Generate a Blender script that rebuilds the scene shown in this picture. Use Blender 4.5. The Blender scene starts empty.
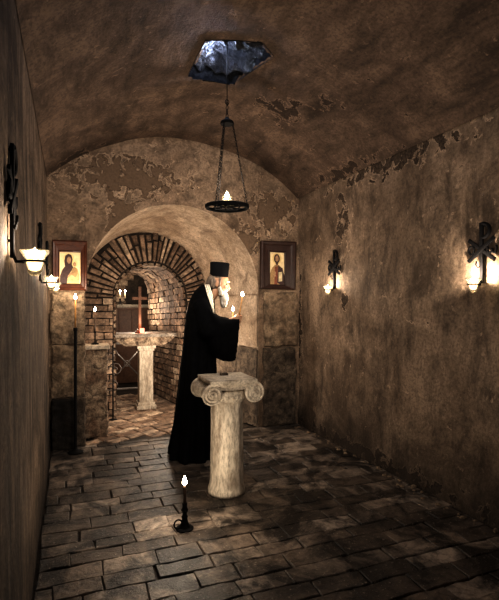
import bpy, bmesh, math, random
from mathutils import Vector, Matrix, noise
random.seed(7)
PI = math.pi
scn = bpy.context.scene
COL = scn.collection
V = Vector

# ------------------------------------------------------------------ object helpers
def tag(o, label=None, cat=None, group=None, kind=None):
    if label: o['label'] = label
    if cat: o['category'] = cat
    if group: o['group'] = group
    if kind: o['kind'] = kind
    return o

def thing(name, label, cat, loc=(0, 0, 0), rz=0, group=None):
    o = bpy.data.objects.new(name, None); COL.objects.link(o)
    o.location = loc; o.rotation_euler = (0, 0, rz); o.empty_display_size = .1
    return tag(o, label, cat, group)

def obj(name, bm, mat, parent=None, smooth=True, auto=None, fixn=True):
    me = bpy.data.meshes.new(name)
    if fixn: bmesh.ops.recalc_face_normals(bm, faces=bm.faces[:])
    bm.to_mesh(me); bm.free()
    if mat: me.materials.append(mat)
    if smooth:
        for p in me.polygons: p.use_smooth = True
        if auto is not None:
            me.set_sharp_from_angle(angle=math.radians(auto))
    o = bpy.data.objects.new(name, me); COL.objects.link(o)
    if parent: o.parent = parent
    return o

def copy_tree(o, parent=None):
    c = o.copy(); COL.objects.link(c)
    if parent: c.parent = parent
    for ch in list(o.children): copy_tree(ch, c)
    return c

def nz(p, s=1.0, seed=0.0):
    return noise.noise(V((p[0]*s+seed, p[1]*s-seed*.7, p[2]*s+seed*1.3)))

# ------------------------------------------------------------------ shape helpers
def box(bm, c, size, rot=None, bev=0.0, rough=0.0):
    m = Matrix.Translation(V(c))
    if rot is not None: m = m @ rot
    m = m @ Matrix.Diagonal((size[0], size[1], size[2], 1))
    r = bmesh.ops.create_cube(bm, size=1.0, matrix=m)
    if bev > 0:
        es = list({e for v in r['verts'] for e in v.link_edges})
        bmesh.ops.bevel(bm, geom=es, offset=bev, segments=2, affect='EDGES', profile=.6)

def rough_box(c, size, cuts=10, amp=.012, bev=.02, seed=0, scale=7):
    b = bmesh.new()
    box(b, (0, 0, 0), size, bev=bev)
    bmesh.ops.triangulate(b, faces=b.faces[:])
    L = max(size)/cuts
    for _ in range(6):
        es = [e for e in b.edges if e.calc_length() > L*1.5]
        if not es: break
        bmesh.ops.subdivide_edges(b, edges=es, cuts=1, use_grid_fill=False)
        bmesh.ops.triangulate(b, faces=b.faces[:])
    b.normal_update()
    for v in b.verts:
        p = v.co
        v.co = p + v.normal*(amp*(nz(p, scale, seed)+.5*nz(p, scale*2.7, seed+5)))
    for v in b.verts: v.co += V(c)
    return b

def ellipsoid(bm, c, r, rot=None, seg=20, rings=12):
    m = Matrix.Translation(V(c))
    if rot is not None: m = m @ rot
    m = m @ Matrix.Diagonal((r[0], r[1], r[2], 1))
    bmesh.ops.create_uvsphere(bm, u_segments=seg, v_segments=rings, radius=1, matrix=m)

def tube(bm, pts, rad, seg=8, cap=True, closed=False):
    pts = [V(p) for p in pts]; n = len(pts)
    if not hasattr(rad, '__len__'): rad = [rad]*n
    rings = []; up = None
    for i, p in enumerate(pts):
        if closed: d = pts[(i+1) % n]-pts[i-1]
        else: d = pts[min(i+1, n-1)]-pts[max(i-1, 0)]
        if d.length < 1e-9: d = V((0, 0, 1))
        d.normalize()
        if up is None:
            up = V((0, 0, 1)) if abs(d.z) < .9 else V((1, 0, 0))
        a = up-d*up.dot(d)
        if a.length < 1e-6: a = V((0, 1, 0))-d*d.y
        a.normalize(); up = a; b_ = d.cross(a)
        rings.append([bm.verts.new(p+(a*math.cos(t*2*PI/seg)+b_*math.sin(t*2*PI/seg))*rad[i]) for t in range(seg)])
    R = range(n) if closed else range(n-1)
    for i in R:
        A, B = rings[i], rings[(i+1) % n]
        for t in range(seg):
            bm.faces.new((A[t], A[(t+1) % seg], B[(t+1) % seg], B[t]))
    if cap and not closed:
        bm.faces.new(rings[0][::-1]); bm.faces.new(rings[-1])

def capsule(bm, a, b, ra, rb, seg=12):
    a, b = V(a), V(b)
    tube(bm, [a, a.lerp(b, .5), b], [ra, (ra+rb)/2, rb], seg)
    ellipsoid(bm, a, (ra,)*3, seg=seg, rings=8); ellipsoid(bm, b, (rb,)*3, seg=seg, rings=8)

def lathe(bm, prof, c=(0, 0, 0), seg=28, M=None, wob=None):
    """prof: list of (r,z); closed with caps when r>0 at the ends"""
    c = V(c); rings = []
    for r, z in prof:
        ring = []
        for t in range(seg):
            a = 2*PI*t/seg; p = V((r*math.cos(a), r*math.sin(a), z))
            if wob: p = wob(p, r, a)
            if M is not None: p = M @ p
            ring.append(bm.verts.new(c+p))
        rings.append(ring)
    for A, B in zip(rings, rings[1:]):
        for t in range(seg):
            bm.faces.new((A[t], A[(t+1) % seg], B[(t+1) % seg], B[t]))
    bm.faces.new(rings[0][::-1]); bm.faces.new(rings[-1])

def loft(bm, secs, cap=True):
    rings = [[bm.verts.new(p) for p in s] for s in secs]
    n = len(rings[0])
    for A, B in zip(rings, rings[1:]):
        for t in range(n):
            bm.faces.new((A[t], A[(t+1) % n], B[(t+1) % n], B[t]))
    if cap: bm.faces.new(rings[0][::-1]); bm.faces.new(rings[-1])

def grid(bm, f, nu, nv, skip=None):
    g = [[bm.verts.new(f(i/nu, j/nv)) for j in range(nv+1)] for i in range(nu+1)]
    for i in range(nu):
        for j in range(nv):
            if skip and skip((i+.5)/nu, (j+.5)/nv): continue
            bm.faces.new((g[i][j], g[i+1][j], g[i+1][j+1], g[i][j+1]))
    for v in [v for v in bm.verts if not v.link_faces]: bm.verts.remove(v)

def poly(bm, pts, f, off=0.0):
    """flat filled polygon, pts 2-D mapped by f(x,z,off)"""
    vs = [bm.verts.new(f(x, z, off)) for x, z in pts]
    bm.faces.new(vs)

def circ(cx, cz, rx, rz=None, n=24, a0=0, a1=2*PI):
    rz = rz or rx
    return [(cx+rx*math.cos(a0+(a1-a0)*i/n), cz+rz*math.sin(a0+(a1-a0)*i/n)) for i in range(n)]

def bricks(bm, f, cells, out, gap, jit=.003, inset=.006, seed=0):
    """cells: (s0,s1,t0,t1) in metres on a surface f(s,t); every brick is a chamfered block standing 'out' from it"""
    rnd = random.Random(seed)
    lay = bm.loops.layers.color.get('Col') or bm.loops.layers.color.new('Col')
    for (s0, s1, t0, t1) in cells:
        s0 += gap/2; s1 -= gap/2; t0 += gap/2; t1 -= gap/2
        if s1-s0 < .015 or t1-t0 < .012: continue
        e = 1e-3; sm, tm = (s0+s1)/2, (t0+t1)/2
        n = (f(sm+e, tm)-f(sm-e, tm)).cross(f(sm, tm+e)-f(sm, tm-e)).normalized()
        h = out*(.75+.5*rnd.random())
        ns = max(1, min(4, int((s1-s0)/.07)))
        per = []
        for k in range(ns+1): per.append((s0+(s1-s0)*k/ns, t0))
        for k in range(ns+1): per.append((s1-(s1-s0)*k/ns, t1))
        J = [((rnd.random()-.5)*2*jit, (rnd.random()-.5)*2*jit) for _ in per]
        tilt = [(rnd.random()-.5)*h*.25 for _ in per]
        def ring(shr, hh, tl=0):
            r = []
            for k, (s, t) in enumerate(per):
                s_ = s+J[k][0]; t_ = t+J[k][1]
                if k in (0, ns+1+ns): s_ += shr
                if k in (ns, ns+1): s_ -= shr
                t_ += shr if k <= ns else -shr
                r.append(bm.verts.new(f(s_, t_)+n*(hh+(tilt[k] if tl else 0))))
            return r
        A = ring(0, -.01); B = ring(0, h-inset); C = ring(inset, h, 1)
        c = rnd.random(); c2 = rnd.random()
        m = len(per); fs = []
        for X, Y in ((A, B), (B, C)):
            for k in range(m):
                fs.append(bm.faces.new((X[k], X[(k+1) % m], Y[(k+1) % m], Y[k])))
        for k in range(ns):
            fs.append(bm.faces.new((C[k], C[k+1], C[m-2-k], C[m-1-k])))
        for fa in fs:
            for l in fa.loops: l[lay] = (c, c2, 0, 1)

def courses(s0, s1, t0, t1, L, H, seed=0, jl=.25, jh=.1):
    """running bond: s along the course, t across it"""
    rnd = random.Random(seed); cells = []; t = t0; row = 0
    while t < t1-H*.3:
        h = H*(1+jh*(rnd.random()-.5)*2); te = min(t+h, t1)
        s = s0-(L*.5 if row % 2 else 0)-rnd.random()*L*.2
        while s < s1:
            l = L*(1+jl*(rnd.random()-.5)*2)
            a, b = max(s, s0), min(s+l, s1)
            if b-a > .03: cells.append((a, b, t, te))
            s += l
        t = te; row += 1
    return cells

# ------------------------------------------------------------------ materials
class NT:
    def __init__(s, name):
        s.m = bpy.data.materials.new(name); s.m.use_nodes = True
        s.t = s.m.node_tree; s.n = s.t.nodes; s.l = s.t.links
        s.b = s.n['Principled BSDF']; s.out = s.n['Material Output']
    def new(s, t, **k):
        n = s.n.new(t)
        for a, b in k.items():
            if hasattr(n, a): setattr(n, a, b)
            else: n.inputs[a.replace('_', ' ')].default_value = b
        return n
    def pos(s, scale=(1, 1, 1), local=False):
        c = s.new('ShaderNodeTexCoord') if local else s.new('ShaderNodeNewGeometry')
        mp = s.new('ShaderNodeMapping'); mp.inputs['Scale'].default_value = scale
        s.l.new(c.outputs['Object' if local else 'Position'], mp.inputs['Vector'])
        return mp.outputs[0]
    def noise(s, vec, scale, detail=5, rough=.6, dist=0):
        n = s.new('ShaderNodeTexNoise'); n.inputs['Scale'].default_value = scale
        n.inputs['Detail'].default_value = detail; n.inputs['Roughness'].default_value = rough
        n.inputs['Distortion'].default_value = dist
        s.l.new(vec, n.inputs['Vector']); return n.outputs['Fac']
    def ramp(s, fac, stops, interp='LINEAR'):
        r = s.new('ShaderNodeValToRGB'); r.color_ramp.interpolation = interp
        e = r.color_ramp.elements
        while len(e) < len(stops): e.new(.5)
        for i, (p, c) in enumerate(stops):
            e[i].position = p
            e[i].color = (c[0], c[1], c[2], 1) if hasattr(c, '__len__') else (c, c, c, 1)
        s.l.new(fac, r.inputs[0]); return r.outputs[0]
    def mix(s, f, a, b, mode='MIX'):
        m = s.new('ShaderNodeMix'); m.data_type = 'RGBA'; m.blend_type = mode
        for sock, v in ((m.inputs[0], f), (m.inputs[6], a), (m.inputs[7], b)):
            if isinstance(v, (int, float)): sock.default_value = v
            elif isinstance(v, (tuple, list)): sock.default_value = (*v[:3], 1)
            else: s.l.new(v, sock)
        return m.outputs[2]
    def math(s, op, a, b=None, clamp=False):
        m = s.new('ShaderNodeMath'); m.operation = op; m.use_clamp = clamp
        for i, v in enumerate((a, b)):
            if v is None: continue
            if isinstance(v, (int, float)): m.inputs[i].default_value = v
            else: s.l.new(v, m.inputs[i])
        return m.outputs[0]
    def blob(s, pos, c, r, soft=.5):
        """1 inside an ellipsoid round c, 0 outside"""
        mp = s.new('ShaderNodeMapping'); mp.vector_type = 'TEXTURE'
        mp.inputs['Location'].default_value = c; mp.inputs['Scale'].default_value = r
        s.l.new(pos, mp.inputs['Vector'])
        ln = s.new('ShaderNodeVectorMath'); ln.operation = 'LENGTH'; s.l.new(mp.outputs[0], ln.inputs[0])
        mr = s.new('ShaderNodeMapRange'); mr.inputs[1].default_value = 1; mr.inputs[2].default_value = 1-soft
        s.l.new(ln.outputs['Value'], mr.inputs[0]); return mr.outputs[0]
    def bump(s, h, strength=.5, dist=.02, prev=None):
        b = s.new('ShaderNodeBump'); b.inputs['Strength'].default_value = strength; b.inputs['Distance'].default_value = dist
        s.l.new(h, b.inputs['Height'])
        if prev is not None: s.l.new(prev, b.inputs['Normal'])
        return b.outputs[0]
    def fin(s, color, rough=.85, normal=None, metal=0, spec=.3):
        for k, v in (('Base Color', color), ('Roughness', rough)):
            if isinstance(v, tuple): s.b.inputs[k].default_value = (*v, 1)
            elif isinstance(v, (int, float)): s.b.inputs[k].default_value = v
            else: s.l.new(v, s.b.inputs[k])
        s.b.inputs['Metallic'].default_value = metal
        s.b.inputs['Specular IOR Level'].default_value = spec
        if normal is not None: s.l.new(normal, s.b.inputs['Normal'])
        return s.m

def plaster(name, lo, hi, stain=(.03, .02, .013), scars=(), streak=(1, 1, 1), scar_col=(.035, .022, .014), thr=.5, foot_dark=None, bump=.8, mott=.8):
    t = NT(name); p = t.pos(); ps = t.pos(streak)
    a = t.noise(p, 1.7, 7, .68, .8); b = t.noise(ps, 6, 8, .72, .3); c = t.noise(p, 45, 6, .7)
    col = t.mix(t.ramp(a, [(.38, 0), (.62, 1)]), lo, hi)
    col = t.mix(t.ramp(b, [(.33, mott), (.56, 0)]), col, stain)
    col = t.mix(t.ramp(c, [(.38, .5), (.55, 0)]), col, tuple(x*.35 for x in lo))
    sp = t.noise(p, 17, 4, .6)
    col = t.mix(t.ramp(sp, [(.64, 0), (.72, .4)]), col, tuple(min(1, x*1.5) for x in hi))
    h = t.math('ADD', t.math('MULTIPLY', b, .5), t.math('MULTIPLY', c, .22))
    if scars:
        m = None
        for cc, rr in scars:
            bl = t.blob(p, cc, rr, .8); m = bl if m is None else t.math('MAXIMUM', m, bl)
        n1 = t.noise(p, 9, 6, .62, .4)
        v = t.math('ADD', n1, t.math('MULTIPLY', m, .28))
        sc = t.ramp(v, [(thr+.16, 0), (thr+.185, 1)])
        rim = t.ramp(v, [(thr+.12, 0), (thr+.155, .7), (thr+.185, 0)])
        col = t.mix(rim, col, tuple(min(1, x*1.7) for x in hi))
        col = t.mix(sc, col, t.mix(t.ramp(c, [(.4, 0), (.6, 1)]), scar_col, tuple(x*.6 for x in lo)))
        h = t.math('SUBTRACT', h, t.math('MULTIPLY', sc, .6))
    if foot_dark:   # blends darker towards the foot of the wall
        sx = t.new('ShaderNodeSeparateXYZ'); t.l.new(p, sx.inputs[0])
        d = t.math('ADD', sx.outputs[2], t.math('MULTIPLY', t.math('SUBTRACT', a, .5), .7))
        mr = t.new('ShaderNodeMapRange'); mr.inputs[1].default_value = foot_dark; mr.inputs[2].default_value = 0
        t.l.new(d, mr.inputs[0])
        col = t.mix(t.math('MULTIPLY', mr.outputs[0], .85, True), col, stain)
    return t.fin(col, .8, t.bump(h, bump, .045), spec=.25)

def stone(name, lo, hi, scale=9, bump=.8, rough=.8, dist=.03, streak=(1, 1, 1), dark=(.01, .007, .005), darkamt=.8, local=False):
    t = NT(name); p = t.pos(streak, local)
    a = t.noise(p, scale*.35, 5, .6); b = t.noise(p, scale, 8, .7, .4); c = t.noise(p, scale*5, 5, .7)
    col = t.mix(t.ramp(a, [(.35, 0), (.65, 1)]), lo, hi)
    col = t.mix(t.ramp(b, [(.36, darkamt), (.56, 0)]), col, dark)
    col = t.mix(t.ramp(c, [(.38, .6), (.55, 0)]), col, tuple(x*.4 for x in lo))
    h = t.math('ADD', t.math('MULTIPLY', b, .7), t.math('MULTIPLY', c, .2))
    return t.fin(col, rough, t.bump(h, bump, dist))

def brickmat(name, cols, rough=.75, bump=.7, dirt=.8, dscale=4):
    t = NT(name); p = t.pos()
    at = t.new('ShaderNodeAttribute'); at.attribute_name = 'Col'
    sp = t.new('ShaderNodeSeparateColor'); t.l.new(at.outputs['Color'], sp.inputs[0])
    col = t.ramp(sp.outputs[0], [(i/(len(cols)-1), c) for i, c in enumerate(cols)])
    b = t.noise(p, 14, 7, .7, .5); c = t.noise(p, 60, 5, .7); a = t.noise(p, dscale, 7, .68, .8)
    col = t.mix(t.ramp(a, [(.43, dirt), (.60, 0)]), col, (.012, .009, .007))
    col = t.mix(t.ramp(b, [(.36, .7), (.54, 0)]), col, (.03, .02, .014))
    col = t.mix(t.ramp(c, [(.6, 0), (.7, .5)]), col, tuple(min(1, x*1.4) for x in cols[-1]))
    h = t.math('ADD', t.math('MULTIPLY', b, .6), t.math('MULTIPLY', c, .25))
    return t.fin(col, rough, t.bump(h, bump, .015), spec=.4)

def plain(name, col, rough=.6, metal=0, bumps=0, scale=40, spec=.4, var=.35):
    t = NT(name); p = t.pos((1, 1, 1), True)
    n = t.noise(p, scale, 5, .6)
    c = t.mix(t.ramp(n, [(.3, 0), (.7, 1)]), tuple(x*(1-var) for x in col), tuple(min(1, x*(1+var)) for x in col))
    return t.fin(c, rough, t.bump(n, bumps, .004) if bumps else None, metal, spec)

def emis(name, col, s):
    t = NT(name); e = t.new('ShaderNodeEmission'); e.inputs[0].default_value = (*col, 1); e.inputs[1].default_value = s
    t.l.new(e.outputs[0], t.out.inputs[0]); return t.m

M = {}
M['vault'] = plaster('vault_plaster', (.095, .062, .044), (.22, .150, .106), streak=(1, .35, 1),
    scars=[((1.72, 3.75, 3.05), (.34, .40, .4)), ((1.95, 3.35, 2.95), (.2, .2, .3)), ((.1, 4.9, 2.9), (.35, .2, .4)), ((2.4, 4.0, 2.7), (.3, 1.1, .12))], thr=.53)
M['wall_r'] = plaster('right_wall_plaster', (.19, .135, .093), (.41, .305, .22), streak=(1, 1, .45),
    scars=[((2.5, 4.05, 2.3), (.3, .22, .5)), ((2.5, 3.3, 2.65), (.3, 1.4, .18)), ((2.5, 4.0, 1.45), (.2, .12, .2)), ((2.5, 3.6, .05), (.2, 2.2, .14)), ((2.5, 4.98, 1.0), (.2, .13, 1.2))], thr=.53, foot_dark=.55)
M['wall_l'] = plaster('left_wall_plaster', (.10, .070, .048), (.36, .262, .186), streak=(1, 1.6, .14), foot_dark=.6, bump=1, stain=(.02,.013,.009), mott=.95)
M['wall_b'] = plaster('back_wall_plaster', (.25, .172, .115), (.43, .315, .222),
    scars=[((.55, 5, 2.75), (.9, .5, .32)), ((2.2, 5, 2.5), (.5, .5, .35)), ((1.9, 5, 2.15), (.25, .3, .3)), ((.5, 5, 2.35), (.2, .3, .4))], thr=.5, bump=1, scar_col=(.20, .135, .088))
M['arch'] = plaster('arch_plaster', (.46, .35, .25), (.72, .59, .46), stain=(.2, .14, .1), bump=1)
M['ashlar'] = stone('ashlar_stone', (.25, .175, .115), (.46, .35, .24), 9, 1)
M['rubble'] = stone('rubble_stone', (.10, .073, .053), (.30, .23, .165), 16, 1, dist=.05)
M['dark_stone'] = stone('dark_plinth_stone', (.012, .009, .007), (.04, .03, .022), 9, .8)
M['pier'] = stone('pier_masonry', (.34, .215, .145), (.80, .64, .47), 17, 1, dist=.08, darkamt=.9)
M['slab'] = stone('slab_marble', (.55, .46, .36), (.80, .70, .57), 14, .3, .5, .01, dark=(.12, .09, .06), darkamt=.5)
M['altar'] = stone('altar_stone', (.30, .25, .20), (.48, .41, .34), 14, .3, .6, .01)
M['marble'] = stone('column_marble', (.50, .43, .34), (.76, .68, .57), 13, .6, .6, .02, streak=(1, 1, .3), dark=(.16, .11, .07), darkamt=.75)
M['capital'] = stone('capital_marble', (.52, .45, .36), (.76, .68, .57), 12, .35, .55, .012, dark=(.17, .12, .08), darkamt=.6)
M['mortar'] = stone('dark_mortar', (.035, .025, .018), (.09, .065, .045), 12, .6)
M['mortar_l'] = stone('brick_mortar', (.03, .02, .014), (.07, .048, .033), 12, .6)
M['pavers'] = brickmat('floor_pavers', [(.11, .084, .064), (.26, .205, .16), (.46, .38, .31), (.16, .122, .094), (.58, .49, .41)], .45, 1, .98, 3.0)
M['bricks'] = brickmat('arch_bricks', [(.22, .14, .09), (.42, .29, .20), (.68, .53, .39), (.32, .20, .13), (.58, .43, .31)], .75, 1, .6, 9)
M['iron'] = plain('black_iron', (.008, .007, .007), .8, .0, .4, 60, .12)
M['steel'] = plain('gate_metal', (.42, .40, .38), .4, .8)
M['scroll_metal'] = plain('scroll_metal', (.12, .10, .09), .5, .6)
M['wood'] = plain('frame_wood', (.085, .028, .014), .35, 0, .3, 22)
M['wood_d'] = plain('dark_frame_wood', (.04, .018, .013), .45, 0, .6, 18)
M['oak'] = plain('cross_wood', (.16, .08, .045), .5, 0, .3, 25)
M['gold'] = plain('icon_gold', (.88, .70, .42), .45, .0, .2, 30, var=.15)
M['gold2'] = plain('halo_gold', (.80, .62, .30), .35, .3, .1, 30, var=.1)
M['p_dark'] = plain('paint_maroon', (.06, .028, .025), .5)
M['p_brown'] = plain('paint_ochre', (.38, .24, .11), .5)
M['p_tan'] = plain('paint_tan', (.55, .40, .20), .5)
M['p_red'] = plain('paint_red', (.22, .07, .035), .5)
M['p_skin'] = plain('paint_skin', (.40, .24, .13), .5)
M['p_cream'] = plain('paint_cream', (.68, .57, .36), .5)
M['robe'] = plain('black_cloth', (.0035, .0035, .004), .95, 0, .3, 30, .05)
M['hat'] = plain('black_felt', (.005, .005, .006), .9, 0, .2, 80, .1)
M['skin'] = plain('skin', (.42, .25, .16), .55, 0, .15, 30, .35, .12)
M['stole'] = plain('stole_silver', (.72, .66, .54), .5, .0, .2, 50)
M['beeswax'] = plain('beeswax', (.42, .22, .07), .4)
M['darkwax'] = plain('dark_wax', (.07, .04, .025), .45)
M['wax'] = plain('pale_wax', (.75, .66, .48), .4, var=.1)
M['eye'] = plain('eye_dark', (.02, .015, .01), .2)
def hairmat(name, col, cd):
    t = NT(name); p = t.pos((9, 9, 1.2), True); n = t.noise(p, 9, 5, .6)
    return t.fin(t.mix(t.ramp(n, [(.35, 0), (.6, 1)]), cd, col), .6, t.bump(n, .9, .01))
M['beard'] = hairmat('white_beard', (.60, .56, .50), (.30, .265, .225))
M['hair'] = hairmat('grey_hair', (.24, .19, .15), (.06, .045, .035))
M['flame'] = emis('flame', (1, .86, .62), 45)
M['flame_s'] = emis('flame_far', (1, .80, .5), 22)
M['ember'] = emis('red_lamp_glow', (1, .25, .16), 3.5)
def glass(name, col, rough=.15, tr=.85):
    t = NT(name); t.fin(col, rough); t.b.inputs['Transmission Weight'].default_value = tr
    t.b.inputs['IOR'].default_value = 1.3
    n = t.noise(t.pos((1, 1, 1), True), 50, 3); t.l.new(t.bump(n, .3, .004), t.b.inputs['Normal'])
    return t.m
M['glass'] = glass('lamp_glass', (.97, .93, .80))
def oil():
    t = NT('lit_lamp_oil'); t.fin((.9, .7, .35), .3)
    t.b.inputs['Emission Color'].default_value = (1, .80, .52, 1); t.b.inputs['Emission Strength'].default_value = 2.5
    return t.m
M['oil'] = oil()
def shaftrock():
    t = NT('shaft_glassy_rock'); p = t.pos()
    v = t.new('ShaderNodeTexVoronoi'); v.inputs['Scale'].default_value = 19; v.feature = 'DISTANCE_TO_EDGE'
    pn = t.new('ShaderNodeVectorMath'); pn.operation = 'ADD'
    nn = t.new('ShaderNodeTexNoise'); nn.inputs['Scale'].default_value = 7; t.l.new(p, nn.inputs['Vector'])
    sc = t.new('ShaderNodeVectorMath'); sc.operation = 'SCALE'; sc.inputs['Scale'].default_value = .25; t.l.new(nn.outputs['Color'], sc.inputs[0])
    t.l.new(p, pn.inputs[0]); t.l.new(sc.outputs[0], pn.inputs[1]); t.l.new(pn.outputs[0], v.inputs['Vector'])
    n = t.noise(p, 22, 8, .8, 1.6); n2 = t.noise(p, 4, 3)
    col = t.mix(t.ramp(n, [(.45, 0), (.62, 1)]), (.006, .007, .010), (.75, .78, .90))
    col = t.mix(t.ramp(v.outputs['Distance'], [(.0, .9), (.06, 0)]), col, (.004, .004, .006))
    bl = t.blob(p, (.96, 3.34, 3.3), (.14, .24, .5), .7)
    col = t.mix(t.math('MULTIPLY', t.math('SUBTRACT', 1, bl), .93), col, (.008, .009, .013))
    return t.fin(col, .3, t.bump(n, 1, .06), 0, .6)
M['shaft'] = shaftrock()

# ------------------------------------------------------------------ room numbers
YB = 5.0; YF = -1.6; XR = 2.55; ZS = 2.69; RISE = .54
def xl(z): return -.170-.040*min(z, ZS)/ZS
XLT = xl(ZS)
CXV = (XLT+XR)/2; HWV = (XR-XLT)/2
RV = (HWV**2+RISE**2)/(2*RISE); CZV = ZS+RISE-RV; AV = math.asin(HWV/RV)
def vault_z(x):
    d = min(abs(x-CXV), HWV); return CZV+math.sqrt(RV*RV-d*d)

# floor -------------------------------------------------------------
fb = bmesh.new()
def ffloor(s, t):
    x, y = s, t
    return V((x, y, .012*nz((x, y, 0), 1.6, 3)-.011))
cells = courses(-.16, 2.54, -.3, 5.0, .29, .145, 11, .30, .14)
bricks(fb, ffloor, cells, .012, .007, .008, .004, 5)
floor = obj('floor', fb, M['pavers'], smooth=False); tag(floor, kind='structure')
b = bmesh.new(); grid(b, lambda u, v: ffloor(-.4+u*3.2, YF-.1+v*11.2)+V((0, 0, -.001)), 40, 90)
tag(obj('floor_mortar_bed', b, M['mortar'], floor), 'dark mortar bed between the pavers')
b = bmesh.new()   # diagonal pavers inside the passage, lighter brick colour paints in the light
def fpass(s, t):
    c, s_ = math.cos(.5), math.sin(.5)
    return V((1.1+s*c-t*s_, 6.3+s*s_+t*c, .012*nz((s, t, 0), 1.6, 3)-.018))
pc = [c for c in courses(-1.8, 1.8, -1.6, 1.9, .26, .13, 4)
      if (lambda q: .12 < q.x < (2.05-.33*(q.y-5)/1.2 if q.y < 6.2 else 1.5) and 5.07 < q.y < 7.6)(fpass((c[0]+c[1])/2, (c[2]+c[3])/2))]
bricks(b, fpass, pc, .020, .012, .005, .008, 8)
tag(obj('passage_pavers', b, M['bricks'], floor, smooth=False), 'diagonal pavers on the passage floor, coloured brighter as if lit')

# left wall ----------------------------------------------------------
b = bmesh.new()
grid(b, lambda u, v: V((xl(v*ZS)+(.008*nz((0, YF+u*(YB-YF), v*ZS), 1.5, 1)+.003*nz((0, YF+u*6, v*ZS), 7, 1))*min(1, (1-v)*8)-.003*min(1, (1-v)*8), YF+u*(YB-YF+.1), v*(ZS+.05)-.02*(1-v))), 150, 50)
tag(obj('wall_left', b, M['wall_l']), kind='structure')
# right wall
b = bmesh.new()
def fr(u, v):
    y = YF+u*(YB-YF+.1); z = v*(ZS+.03)-.03*(1-v)
    foot = .03*max(0, 1-z/.25)*(.6+nz((0, y, z), 5, 2))
    return V((XR+.012*nz((0, y, z), 1.3, 8)+.004*nz((0, y, z), 7, 2)-foot+.012, y, z))
grid(b, fr, 200, 80)
tag(obj('wall_right', b, M['wall_r']), kind='structure')
# front wall behind the viewpoint
b = bmesh.new(); grid(b, lambda u, v: V((-.3+u*3.0, YF, v*3.3)), 10, 10)
tag(obj('wall_front', b, M['wall_l']), kind='structure')

# vault with the hole of the light shaft ---------------------------------------
HOLE = [(.875, 3.60), (.87, 3.06), (1.24, 2.99), (1.37, 3.10), (1.24, 3.62)]
def inhole(x, y):
    x += .03*nz((x, y, 0), 9, 4); y += .03*nz((x, y, 5), 9, 4)
    c = False; n = len(HOLE)
    for i in range(n):
        x1, y1 = HOLE[i]; x2, y2 = HOLE[(i+1) % n]
        if (y1 > y) != (y2 > y) and x < (x2-x1)*(y-y1)/(y2-y1)+x1: c = not c
    return c
def fv(u, v):
    a = -AV+2*AV*u; y = YF+v*(YB-YF+.08)
    edge = math.sin(PI*u)**.5 if 0 < u < 1 else 0
    r = RV+.016*nz((a*2, y, 0), 1.4, 6)*edge+.005*nz((a*2, y, 0), 6, 9)*edge
    st = 1/(1+math.exp(-(y-3.62-.12*nz((a*2, 0, 0), 1.5, 2))/.02))
    r += .022*(1-st)*edge-.006
    return V((CXV+r*math.sin(a), y, CZV+r*math.cos(a)))
def vskip(u, v):
    p = fv(u, v); return inhole(p.x, p.y)
b = bmesh.new(); grid(b, fv, 170, 330, vskip)
be = [e for e in b.edges if len(e.link_faces) == 1 and all(.6 < v.co.x < 1.6 and 2.7 < v.co.y < 3.8 for v in e.verts)]
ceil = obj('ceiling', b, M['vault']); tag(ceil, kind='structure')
# shaft: rock lining and crumpled dark cap
b = bmesh.new()
cx, cy = 1.1, 3.22
hp = []
for i in range(len(HOLE)):
    for k in range(10):
        a_, c_ = V(HOLE[i]), V(HOLE[(i+1) % len(HOLE)]); hp.append(a_.lerp(c_, k/10))
secs = []
for j in range(8):
    z = .006+j*.03
    ring = []
    for q in hp:
        d = (q-V((cx, cy))); s = 1.05-.012*j+.05*min(1,j)*nz((q.x, q.y, z), 9, 3)
        ring.append(V((cx+d.x*s, cy+d.y*s, vault_z(cx+d.x*s)+z)))
    secs.append(ring)
loft(b, secs, False)
n0 = len(b.verts)
def fcap(u, v):
    x = cx-.36+u*.72; y = cy-.42+v*.84
    return V((x, y, 3.31+.10*nz((x, y, 0), 6, 2)+.07*nz((x, y, 0), 15, 7)))
grid(b, fcap, 40, 44)
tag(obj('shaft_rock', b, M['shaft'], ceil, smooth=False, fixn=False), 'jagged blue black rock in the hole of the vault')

# back wall ---------------------------------------------------------------------
AC, AR, AZ = 1.095, .945, 1.56          # big arch: centre, radius, spring height
def arch_top(x):
    d = abs(x-AC)
    return AZ+math.sqrt(AR*AR-d*d) if d < AR else 0
b = bmesh.new()
xs = sorted(set([XLT-.02+i*(XR+.04-XLT)/60 for i in range(61)]+[AC-AR*math.cos(PI*i/70) for i in range(71)]+[AC-AR-1e-4, AC+AR+1e-4]))
NZ = 40
cols = []
for x in xs:
    z0 = arch_top(x) if abs(x-AC) < AR-1e-5 else (AZ if abs(abs(x-AC)-AR) < 2e-5 else -.02)
    z1 = vault_z(x)+.03
    cols.append([b.verts.new((x, YB+.012*nz((x, 0, z0+(z1-z0)*k/NZ), 2.2, 4)*min(1, k/4), z0+(z1-z0)*k/NZ)) for k in range(NZ+1)])
for A, B in zip(cols, cols[1:]):
    for k in range(NZ): b.faces.new((A[k], B[k], B[k+1], A[k+1]))
wb = obj('wall_back', b, M['wall_b']); tag(wb, kind='structure')
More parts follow.
